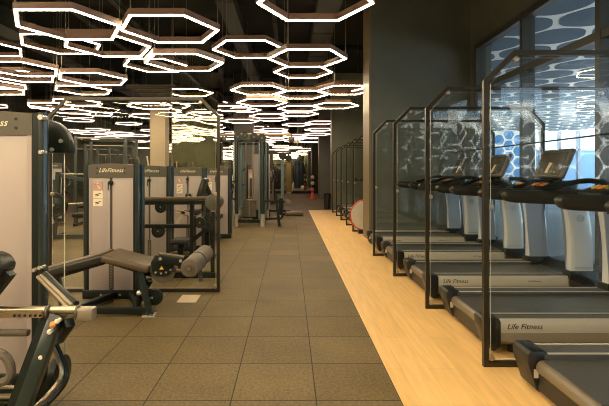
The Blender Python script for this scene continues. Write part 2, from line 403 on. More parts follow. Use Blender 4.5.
# ------------------------------------------------------------------ hexagon lights
RS = .63
def hexring(b, rin, rout, z0, z1, m):
    t = bmesh.new()
    def ring(r, z): return [t.verts.new((r*math.cos(PI/3*k), r*math.sin(PI/3*k), z)) for k in range(6)]
    A, B, C, D = ring(rout, z1), ring(rout, z0), ring(rin, z0), ring(rin, z1)
    for R1, R2 in ((A, B), (B, C), (C, D), (D, A)):
        for k in range(6): t.faces.new((R1[k], R1[(k+1) % 6], R2[(k+1) % 6], R2[k]))
    bmesh.ops.recalc_face_normals(t, faces=t.faces)
    b.add(t, m)
hw = .027/math.cos(PI/6); dw = .014/math.cos(PI/6)
b = MB(); hexring(b, RS-hw, RS+hw, .012, .085, 'housing'); me_h = b.mesh('hex_housing')
b = MB(); hexring(b, RS-dw, RS+dw, 0, .012, 'led'); me_d = b.mesh('hex_diffuser')
wires = {}
def wire_mesh(L, k):
    key = (round(L, 3), k)
    if key not in wires:
        b = MB('wire'); a = PI/3*(2*k+.0)
        p = Vector((RS*math.cos(a), RS*math.sin(a), 0)); b.cyl(p+Vector((0, 0, .08)), p+Vector((0, 0, L)), .0035, seg=5); b.cyl(p+Vector((0, 0, .08)), p+Vector((0, 0, .11)), .01, seg=6)
        wires[key] = b.mesh('hex_wire')
    return wires[key]
fars = {}
def far_mesh(L, far):
    key = (round(L, 3), far)
    if key not in fars:
        b = MB(); hexring(b, RS-hw, RS+hw, .012, .085, 'housing'); hexring(b, RS-dw, RS+dw, 0, .012, 'ledfar' if far else 'led')
        for k in range(3):
            a = PI/3*2*k; p = Vector((RS*math.cos(a), RS*math.sin(a), 0)); b.cyl(p+Vector((0, 0, .08)), p+Vector((0, 0, L)), .0035, 'wire', seg=4)
        fars[key] = b.mesh('hex_light')
    return fars[key]
rnd = random.Random(11)
forced = {(0, 0): 3.2, (0, 2): 3.19, (-1, 2): 3.5, (-1, 4): 3.22, (-3, 0): 3.14, (-3, 1): 3.22, (-4, 2): 3.42, (-2, 2): 3.12, (-4, 3): 3.1,
          (0, 1): 0, (-1, 0): 0, (-1, 1): 0, (-2, 1): 0, (-2, 0): 0, (1, 0): 0, (1, 1): 0, (1, 2): 0, (1, 3): 0, (-1, 3): 0, (0, 3): 0, (0, 4): 3.5, (-2, 3): 0,
          (-5, 1): 0, (-5, 3): 0, (-5, 2): 3.15, (-3, 2): 0, (-3, 3): 3.5, (-6, 2): 0, (-4, 0): 0, (-4, 1): 0, (-5, 0): 0, (1, 4): 3.22, (1, 5): 3.5, (-4, -1): 3.5, (0, -1): 0, (-1, -1): 0, (-2, -1): 0, (-3, -1): 0}
special = {(0, 0): 'large glowing hexagon light at the top of the aisle, nearest of them all',
           (0, 2): 'glowing hexagon light over the aisle, second behind the nearest one',
           (-1, 2): 'glowing hexagon light hung higher, beside the mirrored column top',
           (-1, 4): 'glowing hexagon light over the aisle in front of the dark cable station',
           (-2, 99): 'added glowing hexagon light close before the mirrored column, standing in for one reflected in it',
           (-3, 0): 'large glowing hexagon light hung over the leg curl machine',
           (-3, 1): 'glowing hexagon light just behind the large one over the leg curl machine',
           (-4, 2): 'glowing hexagon light partly seen behind the large one over the leg curl'}
def near_obstacle(x, y):
    for (x0, x1, y0, y1) in ((1.55, 3.6, 8.57, 9.3), (1.55, 2.75, 16.1, 16.9), (1.55, 2.75, 23.5, 24.3), (-2.8, -1.71, 10.4, 11.2), (-2.3, -1.51, 17.9, 18.7), (-2.3, -1.51, 24.5, 25.3), (-4.4, -3.4, 12.7, 13.7)):
        if x0-.72 < x < x1+.72 and y0-.65 < y < y1+.65: return True
    return y > Y1-.75 or y < Y0+.8
NH = 0
for i, j in [('x', 0)]+[(a, c) for a in range(-11, 2) for c in range(-9, 21)]:
    if True:
        if i == 'x': i, j, x, y, z = -2, 99, -1.58, 5.75, 3.2  # added hexagon, stands in for one reflected in the mirror column
        else:
            x = .28+1.005*i; y = 4.83+1.16*j+(.58 if i % 2 else 0)
            z = forced.get((i, j))
        if z is None:
            occ = .9 if y < 3 else ((.6 if i > -3 else .46) if y < 12 else (.5 if i > -3 else .36))  # rows out of view packed denser, added light for the foreground
            r = rnd.random(); z = rnd.choice([3.12, 3.22, 3.22, 3.4, 3.5, 3.68])
            if r > occ: continue
            if y < 4.3 and i == 1: continue
        if z == 0 or near_obstacle(x, y): continue
        if x < -.62*y-3 and y > 0 and y < 24 and x < -9: continue
        NH += 1
        lab = special.get((i, j))
        if lab is None:
            lab = 'glowing hexagon ceiling light over the machines' if y < 13 else 'small far glowing hexagon ceiling light'
        grp = 'hexagon lights hung over the gym' if y < 13 else 'far hexagon lights'
        if -5 < y < 13 and y > 3:
            t = thing('hexagon_pendant_light', lab, 'ceiling light', (x, y, z), grp)
            for nm, me in (('housing', me_h), ('diffuser', me_d)):
                o = bpy.data.objects.new(nm, me); COL.objects.link(o); o.parent = t
            for k in range(3):
                o = bpy.data.objects.new('suspension_cable', wire_mesh(ZC-z, k)); COL.objects.link(o); o.parent = t
        else:
            if y <= 3: lab, grp = 'glowing hexagon ceiling light seen only in the mirrors, added to brighten the foreground', 'added hexagon lights seen in mirrors'
            o = bpy.data.objects.new('hexagon_pendant_light', far_mesh(ZC-z, y > 3)); COL.objects.link(o); o.location = (x, y, z); tag(o, lab, 'ceiling light', grp)
print('hex lights', NH)

# ------------------------------------------------------------------ glass dividers
def divider(x0, x1, h=2.185, ch=.21):
    t = thing('glass_divider', '', 'glass divider', ((x0+x1)/2, 0, 0))
    w = .034; hx = (x1-x0)/2; c = .7071
    def outline(k):
        d = w*k
        q = ch+d*(1-.4142*2)*0
        return [(-hx+d, d), (hx-d, d), (hx-d, h-ch-d*.4142*1), (hx-ch-d*.4142, h-d), (-hx+ch+d*.4142, h-d), (-hx+d, h-ch-d*.4142)]
    out, inn = outline(0), outline(1)
    b = MB('bronze'); bm = bmesh.new(); y0, y1 = -.017, .017
    R = [[bm.verts.new((p[0], y, p[1])) for p in pts] for pts, y in ((out, y0), (out, y1), (inn, y1), (inn, y0))]
    for k in range(4):
        A, B = R[k], R[(k+1) % 4]
        for i in range(6): bm.faces.new((A[i], A[(i+1) % 6], B[(i+1) % 6], B[i]))
    bmesh.ops.recalc_face_normals(bm, faces=bm.faces); b.add(bm); b.build('frame', t)
    g = outline(1.55); b = MB('glass'); bm = bmesh.new()
    lo = [bm.verts.new((p[0], -.005, p[1])) for p in g]; hi = [bm.verts.new((p[0], .005, p[1])) for p in g]
    bm.faces.new(lo); bm.faces.new(hi[::-1]); bmesh.ops.recalc_face_normals(bm, faces=bm.faces); b.add(bm)
    bm = bmesh.new()
    lo = [bm.verts.new((p[0], -.005, p[1])) for p in g]; hi = [bm.verts.new((p[0], .005, p[1])) for p in g]
    for i in range(6): bm.faces.new((lo[i], lo[(i+1) % 6], hi[(i+1) % 6], hi[i]))
    bmesh.ops.recalc_face_normals(bm, faces=bm.faces); b.add(bm, 'glassedge'); b.build('glass_pane', t)
    for (px, pz) in ((-hx+.055, .06), (hx-.055, .06), (-hx+ch+.01, h-.06), (hx-ch-.01, h-.06), (-hx+.05, 1.1), (hx-.05, 1.1)):
        b = MB('chrome'); b.cyl((px, -.016, pz), (px, .016, pz), .022, seg=12, bev=.004); b.cyl((px, -.02, pz), (px, -.016, pz), .01, seg=8); b.build('clamp', t)
    return t
d0 = divider(1.335, 3.29)
dlab = ['glass divider with bronze frame standing right behind the nearest treadmill', 'second bronze framed glass divider, between the first two silver lettered treadmills',
        'third bronze framed glass divider along the wooden strip', 'fourth bronze framed glass divider, last one before the big charcoal column']
DY = [3.03, 4.32, 5.67, 7.05]
d0.location.y = DY[0]; d0['label'] = dlab[0]; d0['group'] = 'glass dividers between the treadmills'
for k in range(1, 4): dup(d0, (d0.location.x, DY[k], 0), dlab[k])
for k, y in enumerate([9.95, 11.1, 12.3, 13.5, 14.7]):
    dup(d0, (d0.location.x+.08, y, 0), ['first', 'second', 'third', 'fourth', 'fifth'][k]+' glass divider counted back from the big charcoal column, beyond it')
dl = divider(-2.72, -.786); dl.location.y = 4.92; dl['label'] = 'wide glass divider in bronze frame behind the leg curl machine'

# ------------------------------------------------------------------ treadmills
def make_treadmill():
    t = thing('treadmill', '', 'treadmill', (0, 0, 0), 'treadmills along the windows')
    b = MB('tread_black'); b.span((.06, -.36, .05), (1.6, .36, .19)); b.span((1.4, -.43, .05), (2.0, .43, .12))
    b.build('base_frame', t)
    for (x, y) in ((.25, -.38), (.25, .38), (1.8, -.38), (1.8, .38)):
        b = MB('hole'); b.cyl((x, y, 0), (x, y, .06), .03, seg=12); b.build('foot', t)
    b = MB('belt'); b.span((.08, -.285, .19), (1.62, .285, .228)); b.build('belt', t)
    b = MB('belt_roller'); b.cyl((.085, -.285, .185), (.085, .285, .185), .043, seg=20); b.build('rear_roller', t)
    b = MB('tread_black'); b.prism([(.06, .14), (.10, .06), (.2, .05), (.2, .14)], 'Y', -.36, .36); b.build('rear_panel', t)
    for s in (-1, 1):
        b = MB('tsilver')
        pr = [(.43, .07), (.462, .10), (.466, .17), (.456, .236), (.31, .236), (.31, .09)]
        b.prism([(s*y, z) for y, z in pr], 'X', .11, 1.5)
        b.prism([(s*y, z) for y, z in [(.468, .166), (.468, .246), (.462, .258), (.452, .264), (.44, .264), (.44, .166)]], 'X', .11, 1.47, 'tlight')
        b.prism([(s*y, z) for y, z in [(.441, .236), (.441, .257), (.312, .257), (.312, .236)]], 'X', .1, 1.5, 'rail_top')
        b.span((.1, s*.292, .228), (1.5, s*.312, .256), 'rail_top'); b.span((.1, s*.300, .256), (1.5, s*.312, .262), 'tlight')
        b.span((.1, s*.312, .256), (.112, s*.44, .262), 'tlight')
        if s < 0: b.text('Life Fitness', .058, Matrix.Translation((.30, -.4685, .212)) @ FRONT, 'hole', .3); b.text('Life Fitness', .03, Matrix.Translation((1.12, -.4685, .212)) @ FRONT, 'rail_top', .2)
        b.build('side_rail', t)
        b = MB('tread_black')
        b.prism([(0.0, .20), (.0, .255), (.02, .275), (.11, .275), (.125, .25), (.125, .07), (.07, .03), (.05, .05)], 'Y', s*.295, s*.475, bev=.006)
        b.span((.035, s*.288, .12), (.07, s*.3, .17), 'tlight')
        b.build('end_cap', t)
        # pedestal
        rings = []
        for k in range(9):
            q = k/8; z = .30+q*.77; cx = 1.63-.065*q+.025*math.sin(q*PI); w = .122-.01*q
            r = []
            for a in range(16):
                an = 2*PI*a/16; cc, ss = math.cos(an), math.sin(an)
                sx = abs(cc)**.45*math.copysign(1, cc); sy = abs(ss)**.45*math.copysign(1, ss)
                r.append((cx+w*sx, s*(.405)+.055*sy, z))
            rings.append(r)
        b = MB('white'); b.loft(rings)
        if s < 0:
            b.ring((1.60, -.461, .86), .035, .003, 'Y', 'greypanel', 20, 5); b.ring((1.60, -.461, .86), .016, .003, 'Y', 'greypanel', 14, 5)
            b.bar((1.57, -.461, .86), (1.63, -.461, .86), .004, .004, 'greypanel')
            b.span((1.54, -.462, .345), (1.72, -.456, .353), 'tsilver')
        ped = b.build('pedestal', t)
        b = MB('greypanel'); iy = s*.345
        b.prism([(1.52, .32), (1.74, .32), (1.68, 1.03), (1.46, 1.03)], 'Y', iy, iy+s*.012); b.cyl((1.5, iy-s*.004, .97), (1.5, iy, .97), .012, 'hole'); b.cyl((1.62, iy-s*.004, .97), (1.62, iy, .97), .012, 'hole'); b.build('inner_panel', ped)
        b = MB('tread_black'); b.prism([(1.48, .09), (1.83, .09), (1.775, .315), (1.49, .315)], 'Y', s*.335, s*.472, bev=.01); b.build('pedestal_base', t)
        # handrail
        b = MB('vinyldark'); yc = s*.415
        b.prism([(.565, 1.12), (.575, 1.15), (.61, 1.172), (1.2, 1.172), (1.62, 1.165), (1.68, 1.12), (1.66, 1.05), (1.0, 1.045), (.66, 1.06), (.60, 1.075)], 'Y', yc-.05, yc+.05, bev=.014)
        hr = b.build('handrail', t)
        b = MB('black'); b.tube([(.92, yc-s*.02, 1.17), (1.02, yc-s*.03, 1.19), (1.16, yc-s*.06, 1.245), (1.3, yc-s*.11, 1.27), (1.42, yc-s*.15, 1.25)], .024, smoothing=2); b.build('grip', hr)
    b = MB('tread_black'); b.prism([(1.6, .19), (1.64, .25), (1.74, .31), (1.93, .335), (2.03, .29), (2.06, .12), (1.6, .12)], 'Y', -.335, .335, bev=.01)
    b.prism([(1.84, .12), (1.82, .2), (1.93, .30), (2.03, .27), (2.05, .12)], 'Y', -.46, .46, bev=.01); b.build('motor_hood', t)
    b = MB('tread_black'); b.prism([(1.22, 1.14), (1.23, 1.17), (1.46, 1.245), (1.62, 1.235), (1.66, 1.1), (1.5, 1.06)], 'Y', -.365, .365, bev=.012)
    cp = b.build('control_panel', t)
    rot = Matrix.Rotation(-math.atan2(.075, .23), 3, 'Y')
    for (y, m, w) in ((-.27, 'orange', .05), (-.19, 'red', .06), (-.10, 'yellow', .035), (.0, 'red', .05), (.09, 'green', .04), (.19, 'orange', .06), (.27, 'yellow', .04)):
        b = MB(m); b.box((1.335, y, 1.212), (.07, w, .016), bev=.004, rot=rot); b.build('button', cp)
    b = MB('black'); b.bar((1.52, 0, 1.15), (1.62, 0, 1.32), .2, .05, bev=.01); b.tube([(1.5, -.3, 1.2), (1.56, -.2, 1.27), (1.6, 0, 1.29), (1.56, .2, 1.27), (1.5, .3, 1.2)], .02, smoothing=1); b.build('screen_bracket', t)
    # screen: leans back towards the window
    tilt = math.radians(24); R = Matrix.Rotation(tilt, 3, 'Y'); c = Vector((1.60, 0, 1.435))
    b = MB('bezel'); b.box(c, (.055, .56, .36), bev=.024, rot=R, seg=3)
    b.box(c+R @ Vector((.035, 0, -.02)), (.05, .42, .24), 'tread_black', bev=.015, rot=R); sc = b.build('screen', t)
    b = MB('screen'); b.box(c+R @ Vector((-.0285, 0, -.005)), (.004, .47, .27), rot=R); b.build('display', sc)
    b = MB('cream'); b.box(c+R @ Vector((-.033, .01, -.06)), (.004, .055, .13), rot=R @ Matrix.Rotation(.12, 3, 'X')); b.build('notice_slip', sc)
    b = MB('silver'); b.box(c+R @ Vector((-.029, 0, .157)), (.005, .09, .010), rot=R); b.build('badge', sc)
    return t
TX = 1.415
T = make_treadmill()
tl = ['black belted treadmill cut off by the frame, in front of the first glass divider', 'silver railed treadmill between the first and second glass dividers',
      'treadmill with upright screen in plain view, between second and third glass dividers', 'treadmill between the third and fourth glass dividers', 'treadmill between the fourth glass divider and the big charcoal column']
TY = [2.31, 3.67, 5.01, 6.37, 7.72]
T.location = (TX, TY[0], 0); T['label'] = tl[0]
for k in range(1, 5): dup(T, (TX, TY[k], 0), tl[k])
for k, y in enumerate([10.52, 11.7, 12.9, 14.1]):
    dup(T, (TX+.12, y, 0), ['first', 'second', 'third', 'fourth'][k]+' treadmill counted back from the big charcoal column, beyond it')
b = MB('red'); b.ring((1.66, 9.62, .40), .34, .014, 'Y'); b.cyl((1.66, 9.61, .40), (1.66, 9.63, .40), .32, 'whiteball', seg=28); b.span((1.5, 9.58, 0), (1.82, 9.66, .09), 'tread_black')
tag(b.build('round_sign'), 'pale round board with a red rim behind the big charcoal column', 'sign')

# ------------------------------------------------------------------ weight machines
def tower(t, org, cx, yf, pw, h, cap_h=.155, d=.19, post=.065, placard=True, text=True, rear=True):
    """weight stack housing facing -Y; pw = half width of the pale panels"""
    o = org
    zc = h-cap_h
    for s in (-1, 1):
        b = MB('shroud', o); b.span((cx+s*.012, yf, .09), (cx+s*pw, yf+.02, zc), bev=.004); b.span((cx+s*pw-s*.03, yf-.004, .09), (cx+s*pw, yf+.0, zc)); b.build('front_panel', t)
        b = MB('black', o); xe = cx+s*(pw+post)
        b.span((cx+s*pw, yf-.005, .03), (cx+s*(pw+post*.5), yf+d, h-.012)); b.cyl((xe-s*.028, yf+.02, .03), (xe-s*.028, yf+.02, h-.01), .03, 'teal', seg=16)
        if rear: b.cyl((xe-s*.028, yf+d-.03, .03), (xe-s*.028, yf+d-.03, h-.01), .03, 'teal', seg=16)
        b.build('side_post', t)
    b = MB('shroudslot', o); b.span((cx-.012, yf+.012, .09), (cx+.012, yf+.02, zc)); b.span((cx-.025, yf-.003, .1), (cx+.025, yf+.004, .40))
    for k in range(10): b.cyl((cx, yf-.006, .125+.028*k), (cx, yf-.003, .125+.028*k), .007, 'silver', seg=6)
    b.build('weight_slot', t)
    b = MB('cap', o); n = 10; w = pw+.005
    pts = [(cx-w, zc), (cx+w, zc)]+[(cx+w-2*w*k/n, h-.018+.018*math.sin(PI*k/n)) for k in range(n+1)]
    b.prism(pts, 'Y', yf-.008, yf+d)
    if text: b.text('LifeFitness', .062, Matrix.Translation((cx-(0 if rear else .03), yf-.0095, h-.075)) @ FRONT, 'cream', .35)
    for s in (-1, 1):
        for z in (h-.05, h-.105): b.cyl((cx+s*pw*.62, yf-.012, z), (cx+s*pw*.62, yf-.008, z), .009, 'hole', seg=8)
    b.build('top_cap', t)
    b = MB('black', o); b.span((cx-pw-post, yf-.02, 0), (cx+pw+post, yf+d, .09), bev=.006); b.cyl((cx-.1, yf-.026, .045), (cx-.1, yf-.02, .045), .012, 'silver', seg=8); b.cyl((cx+.1, yf-.026, .045), (cx+.1, yf-.02, .045), .012, 'silver', seg=8); b.build('base', t)
    b = MB('shroudslot', o); b.span((cx-pw, yf+d-.02, .09), (cx+pw, yf+d, zc)); b.build('back_panel', t)
    b = MB('black', o); b.cyl((cx, yf-.03, zc-.05), (cx, yf+.01, zc-.05), .022, seg=12); b.cyl((cx-.02, yf-.03, zc-.05), (cx-.02, yf-.03, zc-.13), .006, seg=6); b.build('selector_pin', t)
    if placard:
        b = MB('pinkcard', o); x0 = cx-pw+.045; z = zc-.04
        b.span((x0, yf-.004, z-.09), (x0+.1, yf, z)); b.bar((x0+.03, yf-.006, z-.02), (x0+.07, yf-.006, z-.07), .003, .012, 'cream'); b.bar((x0+.03, yf-.006, z-.03), (x0+.06, yf-.006, z-.015), .003, .01, 'cream')
        for k in (0, 1):
            zz = z-.095-.085*k; b.span((x0, yf-.004, zz-.08), (x0+.1, yf, zz), 'cream'); b.bar((x0+.02, yf-.006, zz-.045), (x0+.08, yf-.006, zz-.03), .003, .008, 'hole'); b.bar((x0+.025, yf-.006, zz-.058), (x0+.06, yf-.006, zz-.05), .003, .006, 'hole')
        b.build('instruction_card', t)

# --- leg curl machine (the complete one)
O1 = Vector((-1.9, 4.3, 0))
t = thing('leg_curl_machine', 'leg curl machine with brown bent bench pad and roller pads on the lever', 'weight machine', O1)
tower(t, O1, -1.902, 4.66, .235, 1.437)
a0, a1 = P(44, 272, 4.15), P(110, 255, 4.15)
b = MB('vinyl', O1); b.bar(a0-Vector((0, 0, .012)), a1-Vector((0, 0, .012)), .26, .08, 'vinyldark', bev=.02, seg=3); b.bar(a0+Vector((.01, 0, .032)), a1+Vector((-.01, 0, .032)), .24, .02, 'vinyl', bev=.008); b.build('chest_pad', t)  # dark lower pad, paler top layer: shade on the sides painted in
b = MB('black', O1); b.bar(a0+Vector((.05, 0, -.055)), a1+Vector((-.03, 0, -.055)), .2, .04); b.build('pad_rail', t)
c0, c1 = P(109, 254.5, 4.2), P(155, 266, 4.2)
b = MB('vinyl', O1); b.bar(c0, c1, .4, .075, bev=.028, seg=3); b.build('thigh_pad', t)
b = MB('black', O1); b.bar(c0+Vector((.05, 0, -.06)), c1+Vector((0, 0, -.07)), .1, .06); b.build('pad_rail', t)
pv = P(163, 264, 4.08)
b = MB('steel', O1); b.cyl(pv+Vector((.0, -.02, -.06)), pv+Vector((0, .015, -.06)), .115, 'rollerend', seg=28, bev=.004); b.build('cam_disc', t)
b = MB('black', O1)
fan = [(pv.x-.10, pv.z+.02), (pv.x-.06, pv.z+.09), (pv.x+.0, pv.z+.09), (pv.x+.09, pv.z+.04), (pv.x+.105, pv.z-.04), (pv.x+.07, pv.z-.08), (pv.x+.0, pv.z-.105), (pv.x-.08, pv.z-.085)]
b.prism(fan, 'Y', pv.y-.05, pv.y-.02, bev=.004)
for (x, y) in ((155.5, 272.5), (161, 273.5), (166, 272.5), (170.5, 270)): 
    q = P(x, y, pv.y-.052); b.cyl(q, q+Vector((0, .01, 0)), .011, 'silver', seg=8)
q = P(161.5, 267.8, pv.y-.053); b.prism([(q.x-.02, q.z-.016), (q.x+.02, q.z-.016), (q.x, q.z+.02)], 'Y', q.y, q.y+.004, 'yellow')
b.build('cam_plate', t)
l0, l1 = P(159, 258, 4.0), P(184, 261.5, 4.0)
b = MB('black', O1); b.bar(l0, l1, .08, .085, bev=.01); b.bar(l0+Vector((0, 0, .044)), l1+Vector((0, 0, .044)), .07, .01, 'vinyl')
b.bar(l1+Vector((-.02, 0, .03)), l1+Vector((.04, .06, -.06)), .05, .05)
for q in (P(160, 259, 3.95), P(180.5, 261, 3.95)): b.cyl(q, q+Vector((0, .02, 0)), .015, 'silver', seg=10)
b.build('lever_arm', t)
r0, r1 = P(189.5, 268.5, 3.86), P(205.5, 253, 4.42)
ax = (r1-r0)
b = MB('chrome', O1); b.cyl(r0-ax*.03, r1+ax*.02, .02, seg=12); sh = b.build('roller_shaft', t)
for a, c in ((0, .46), (.54, 1)):
    b = MB('roller', O1); b.cyl(r0+ax*a, r0+ax*c, .083, seg=26, bev=.012); 
    if a == 0: b.cyl(r0-ax*.012, r0, .045, 'rollerend', seg=20)
    b.build('roller_pad', t)
b = MB('rollerend', O1); b.cyl(r0+ax*.462, r0+ax*.538, .088, seg=22); b.bar(r0+ax*.5, P(201, 281, 4.15), .04, .035); b.build('roller_bracket', t)
for pa, pb in ((P(141, 270, 4.1), P(150, 315.5, 4.1)), (P(56, 276, 4.12), P(66, 313, 4.12))):
    b = MB('teal', O1); pb.z = .012; b.bar(pa, pb, .06, .055, bev=.006); b.build('leg', t)
q = P(150, 315.5, 4.1)
b = MB('silver', O1); b.span((q.x-.06, q.y-.05, 0), (q.x+.06, q.y+.05, .016)); b.build('foot_plate', t)
b = MB('black', O1); b.bar(Vector((-2.06, 4.12, .05)), Vector((-1.34, 4.1, .05)), .06, .06, bev=.005); b.bar(Vector((-1.86, 4.64, .05)), Vector((-2.02, 4.14, .05)), .06, .06, bev=.005); b.bar(Vector((-1.7, 4.66, .05)), Vector((-1.42, 4.12, .05)), .05, .05, bev=.005); b.bar(P(150, 280, 4.1), P(138, 303, 4.3), .04, .04); b.build('floor_rail', t)
q = P(155, 297, 4.16)
b = MB('black', O1); b.cyl(q+Vector((0, -.02, 0)), q+Vector((0, .02, 0)), .075, seg=22, bev=.004); b.cyl(q+Vector((-.02, -.03, .0)), q+Vector((-.02, -.02, .0)), .012, 'silver', seg=8); b.bar(q, P(146, 292, 4.16), .03, .04); b.build('pulley', t)
for (x, y) in ((138, 291), (136, 296), (141.5, 290)):
    pass
q = P(139, 293, 4.08); b = MB('silver', O1); b.sph(q, .025); b.bar(q, q+Vector((-.02, .02, -.12)), .03, .03, 'black'); b.build('start_lever', t)

# --- nearest machine at the frame's left edge
O0 = Vector((-1.7, 2.6, 0))
t = thing('leg_extension_machine', 'tall weight machine cut off by the frame, with chrome adjuster beam and black swing arm', 'weight machine', O0)
tower(t, O0, -1.852, 2.72, .25, 1.722, cap_h=.15, d=.07, post=.085, placard=False, rear=False)
rx = -1.50
b = MB('black', O0); b.prism([(P(x, y, 2.93).x, P(x, y, 2.93).z) for x, y in ((44, 120), (54, 121), (62, 125), (68, 131), (72, 140), (73.5, 153), (44, 153))], 'Y', 2.9, 2.96, bev=.004)
for x, y in ((60.5, 141), (51.5, 149.5)):
    q = P(x, y, 2.89); b.cyl(q, q+Vector((0, .012, 0)), .014, 'silver', seg=10)
b.build('cam_guard', t)
for x, y in ((40, 117), (40, 152), (39, 268), (33, 270.5), (33, 341), (33, 364)):
    q = P(x, y, 2.66); b = MB('silver', O0); b.cyl(q, q+Vector((0, .06, 0)), .017 if y < 120 else .012, seg=10); b.build('bolt', t)
b = MB('wire', O0); b.cyl(P(64.5, 153, 2.93), P(64.5, 372, 2.52), .004, seg=6); b.build('cable', t)
q = P(59.5, 373, 2.5)
b = MB('black', O0); b.cyl(q+Vector((-.02, 0, 0)), q+Vector((.02, 0, 0)), .1, seg=24, bev=.004); b.cyl(q+Vector((.02, 0, 0)), q+Vector((.032, 0, 0)), .014, 'silver', seg=8); b.build('pulley', t)
b = MB('black', O0); b.cyl(q+Vector((-.10, -.05, -.03)), q+Vector((-.07, -.05, -.03)), .065, seg=20); b.build('pulley', t)
loop = [P(48, 336, 2.42), P(54, 350, 2.42), P(61.5, 366, 2.4), P(61.5, 377, 2.38), P(55, 387, 2.36), P(40, 403, 2.3), P(26, 418, 2.25)]
b = MB('chrome', O0); b.tube(loop, .012, smoothing=2); b.build('foot_tube', t)
b = MB('black', O0); b.tube([p+Vector((.012, .03, -.028)) for p in loop], .017, smoothing=2); b.build('foot_tube_guard', t)
b = MB('black', O0); A, Bq = P(58, 314, 2.25), P(13, 436, 2.12); b.bar(A, Bq, .065, .062, 'teal', bev=.006, up=(0, 1, 0)); b.bar(A+Vector((-.055, .01, .0)), Bq+Vector((-.055, .01, 0)), .05, .035, 'black', up=(0, 1, 0))
b.build('swing_arm', t)
for x, y, m in ((53, 324.5, 'orange'), (57, 321.5, 'cream'), (49.5, 332, 'cream'), (41, 357.5, 'cream')):
    q = P(x, y, 2.18); b = MB(m, O0); b.sph(q, .016 if m == 'orange' else .013); b.cyl(q, q+Vector((0, .03, 0)), .01); b.build('bolt_cap', t)
b = MB('chrome', O0); b.cyl(P(-45, 310, 2.25), P(84, 310, 2.25), .021, seg=16)
b.bar(P(-45, 315, 2.2), P(43, 314.5, 2.2), .012, .03, 'chrome')
for x in (14, 19, 24.5, 30, 35, 40): q = P(x, 315.8, 2.19); b.cyl(q, q+Vector((0, .006, 0)), .0065, 'hole', seg=10)
for x in (47, 77): b.cyl(P(x, 312, 2.24), P(x+2.5, 312, 2.24), .034, 'rollerend', seg=16)
b.build('adjuster_beam', t)
b = MB('steel', O0); b.bar(P(78, 313.5, 2.24), P(95, 313.5, 2.24), .06, .066, bev=.012); b.build('beam_end', t)
b = MB('black', O0); b.bar(P(70, 322, 2.25), P(58, 340, 2.4), .05, .05, bev=.01); b.build('beam_bracket', t)
b = MB('chrome', O0); b.cyl(P(38, 277, 2.62), P(68, 308, 2.33), .011); b.cyl(P(41, 275.5, 2.62), P(72, 306, 2.33), .011); b.cyl(P(45, 274, 2.64), P(76, 304, 2.36), .018, 'black'); b.build('strut', t)
b = MB('roller', O0); b.cyl(P(-40, 333, 2.3), P(29, 332.5, 2.3), .019, seg=14, bev=.006); b.build('hand_grip', t)
pad = [(-45, 251), (2, 250.5), (10, 254), (15.5, 262), (15, 269), (10, 273), (-45, 279)]
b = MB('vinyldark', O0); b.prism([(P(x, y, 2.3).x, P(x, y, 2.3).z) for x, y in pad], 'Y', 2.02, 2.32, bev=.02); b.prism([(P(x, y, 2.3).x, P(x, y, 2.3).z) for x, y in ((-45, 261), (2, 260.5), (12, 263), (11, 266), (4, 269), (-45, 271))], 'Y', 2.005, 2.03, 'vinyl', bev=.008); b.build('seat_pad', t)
b = MB('black', O0); b.bar(P(10, 272, 2.25), P(-12, 300, 2.25), .05, .05); b.bar(P(0, 276, 2.28), P(-20, 320, 2.28), .05, .04); b.build('seat_bracket', t)
b = MB('roller', O0); b.tube([P(x, y, 2.2) for x, y in ((-40, 352), (-4, 351), (6, 356), (11, 366), (11.5, 375), (5, 383), (-40, 386))], .022, smoothing=2); b.build('lower_handle', t)
b = MB('black', O0); b.span((-2.1, 2.3, .0), (-1.35, 2.42, .07), bev=.008); b.span((-1.56, 2.36, .0), (-1.48, 2.72, .07)); b.prism([(P(x, y, 2.5).x, P(x, y, 2.5).z) for x, y in ((0, 386), (14, 384), (34, 362), (44, 352), (46, 362), (30, 398), (0, 398))], 'Y', 2.46, 2.5); b.build('base_rail', t)
b = MB('chrome', O0); b.cyl(P(-30, 388, 2.25), P(25, 387, 2.25), .009, seg=8); b.cyl(P(-30, 397, 2.25), P(25, 396, 2.25), .013, seg=10); b.build('base_tube', t)

# --- three machines further back in the row
def row_machine(cx, yf, label, X=-1.0):
    org = Vector((cx, yf, 0))
    t = thing('weight_machine', label, 'weight machine', org)
    tower(t, org, cx, yf, .235, 1.437)
    return t, org
t, O2 = row_machine(-1.957, 6.1, 'weight machine with long padded bar ending in a round roller, behind the glass')
yb = 5.6
b = MB('vinyl', O2); b.bar(P(138, 199, yb), P(208, 198.5, yb), .09, .05, bev=.012); b.bar(P(138, 203, yb), P(208, 202.5, yb), .07, .045, 'black'); b.build('padded_bar', t)
q = P(214.5, 202, yb); b = MB('roller', O2); b.cyl(q+Vector((0, -.14, 0)), q+Vector((0, .14, 0)), .1, seg=24, bev=.015); b.cyl(q+Vector((0, -.15, 0)), q+Vector((0, -.14, 0)), .05, 'rollerend'); b.build('roller_pad', t)
for x0, y0, x1, y1 in ((192, 204, 192, 277), (213, 212, 213, 277)):
    b = MB('black', O2); A, Bq = P(x0, y0, yb), P(x1, y1, yb); Bq.z = 0; b.bar(A, Bq, .05, .055); b.build('upright', t)
b = MB('black', O2); b.bar(P(143, 226.5, yb), P(190, 226.5, yb), .04, .04); b.bar(P(143, 224.5, yb), P(190, 224.5, yb), .03, .012, 'vinyl'); b.build('cross_bar', t)
b = MB('black', O2); b.bar(P(192, 241, yb), P(214, 223, yb), .05, .05); b.build('brace', t)
b = MB('black', O2)
b.span((P(165, 0, yb).x, yb-.04, .0), (P(216, 0, yb).x, yb+.04, .07)); b.bar(P(170, 270, yb), Vector((-1.9, 6.1, .05)), .06, .06); b.build('frame', t)
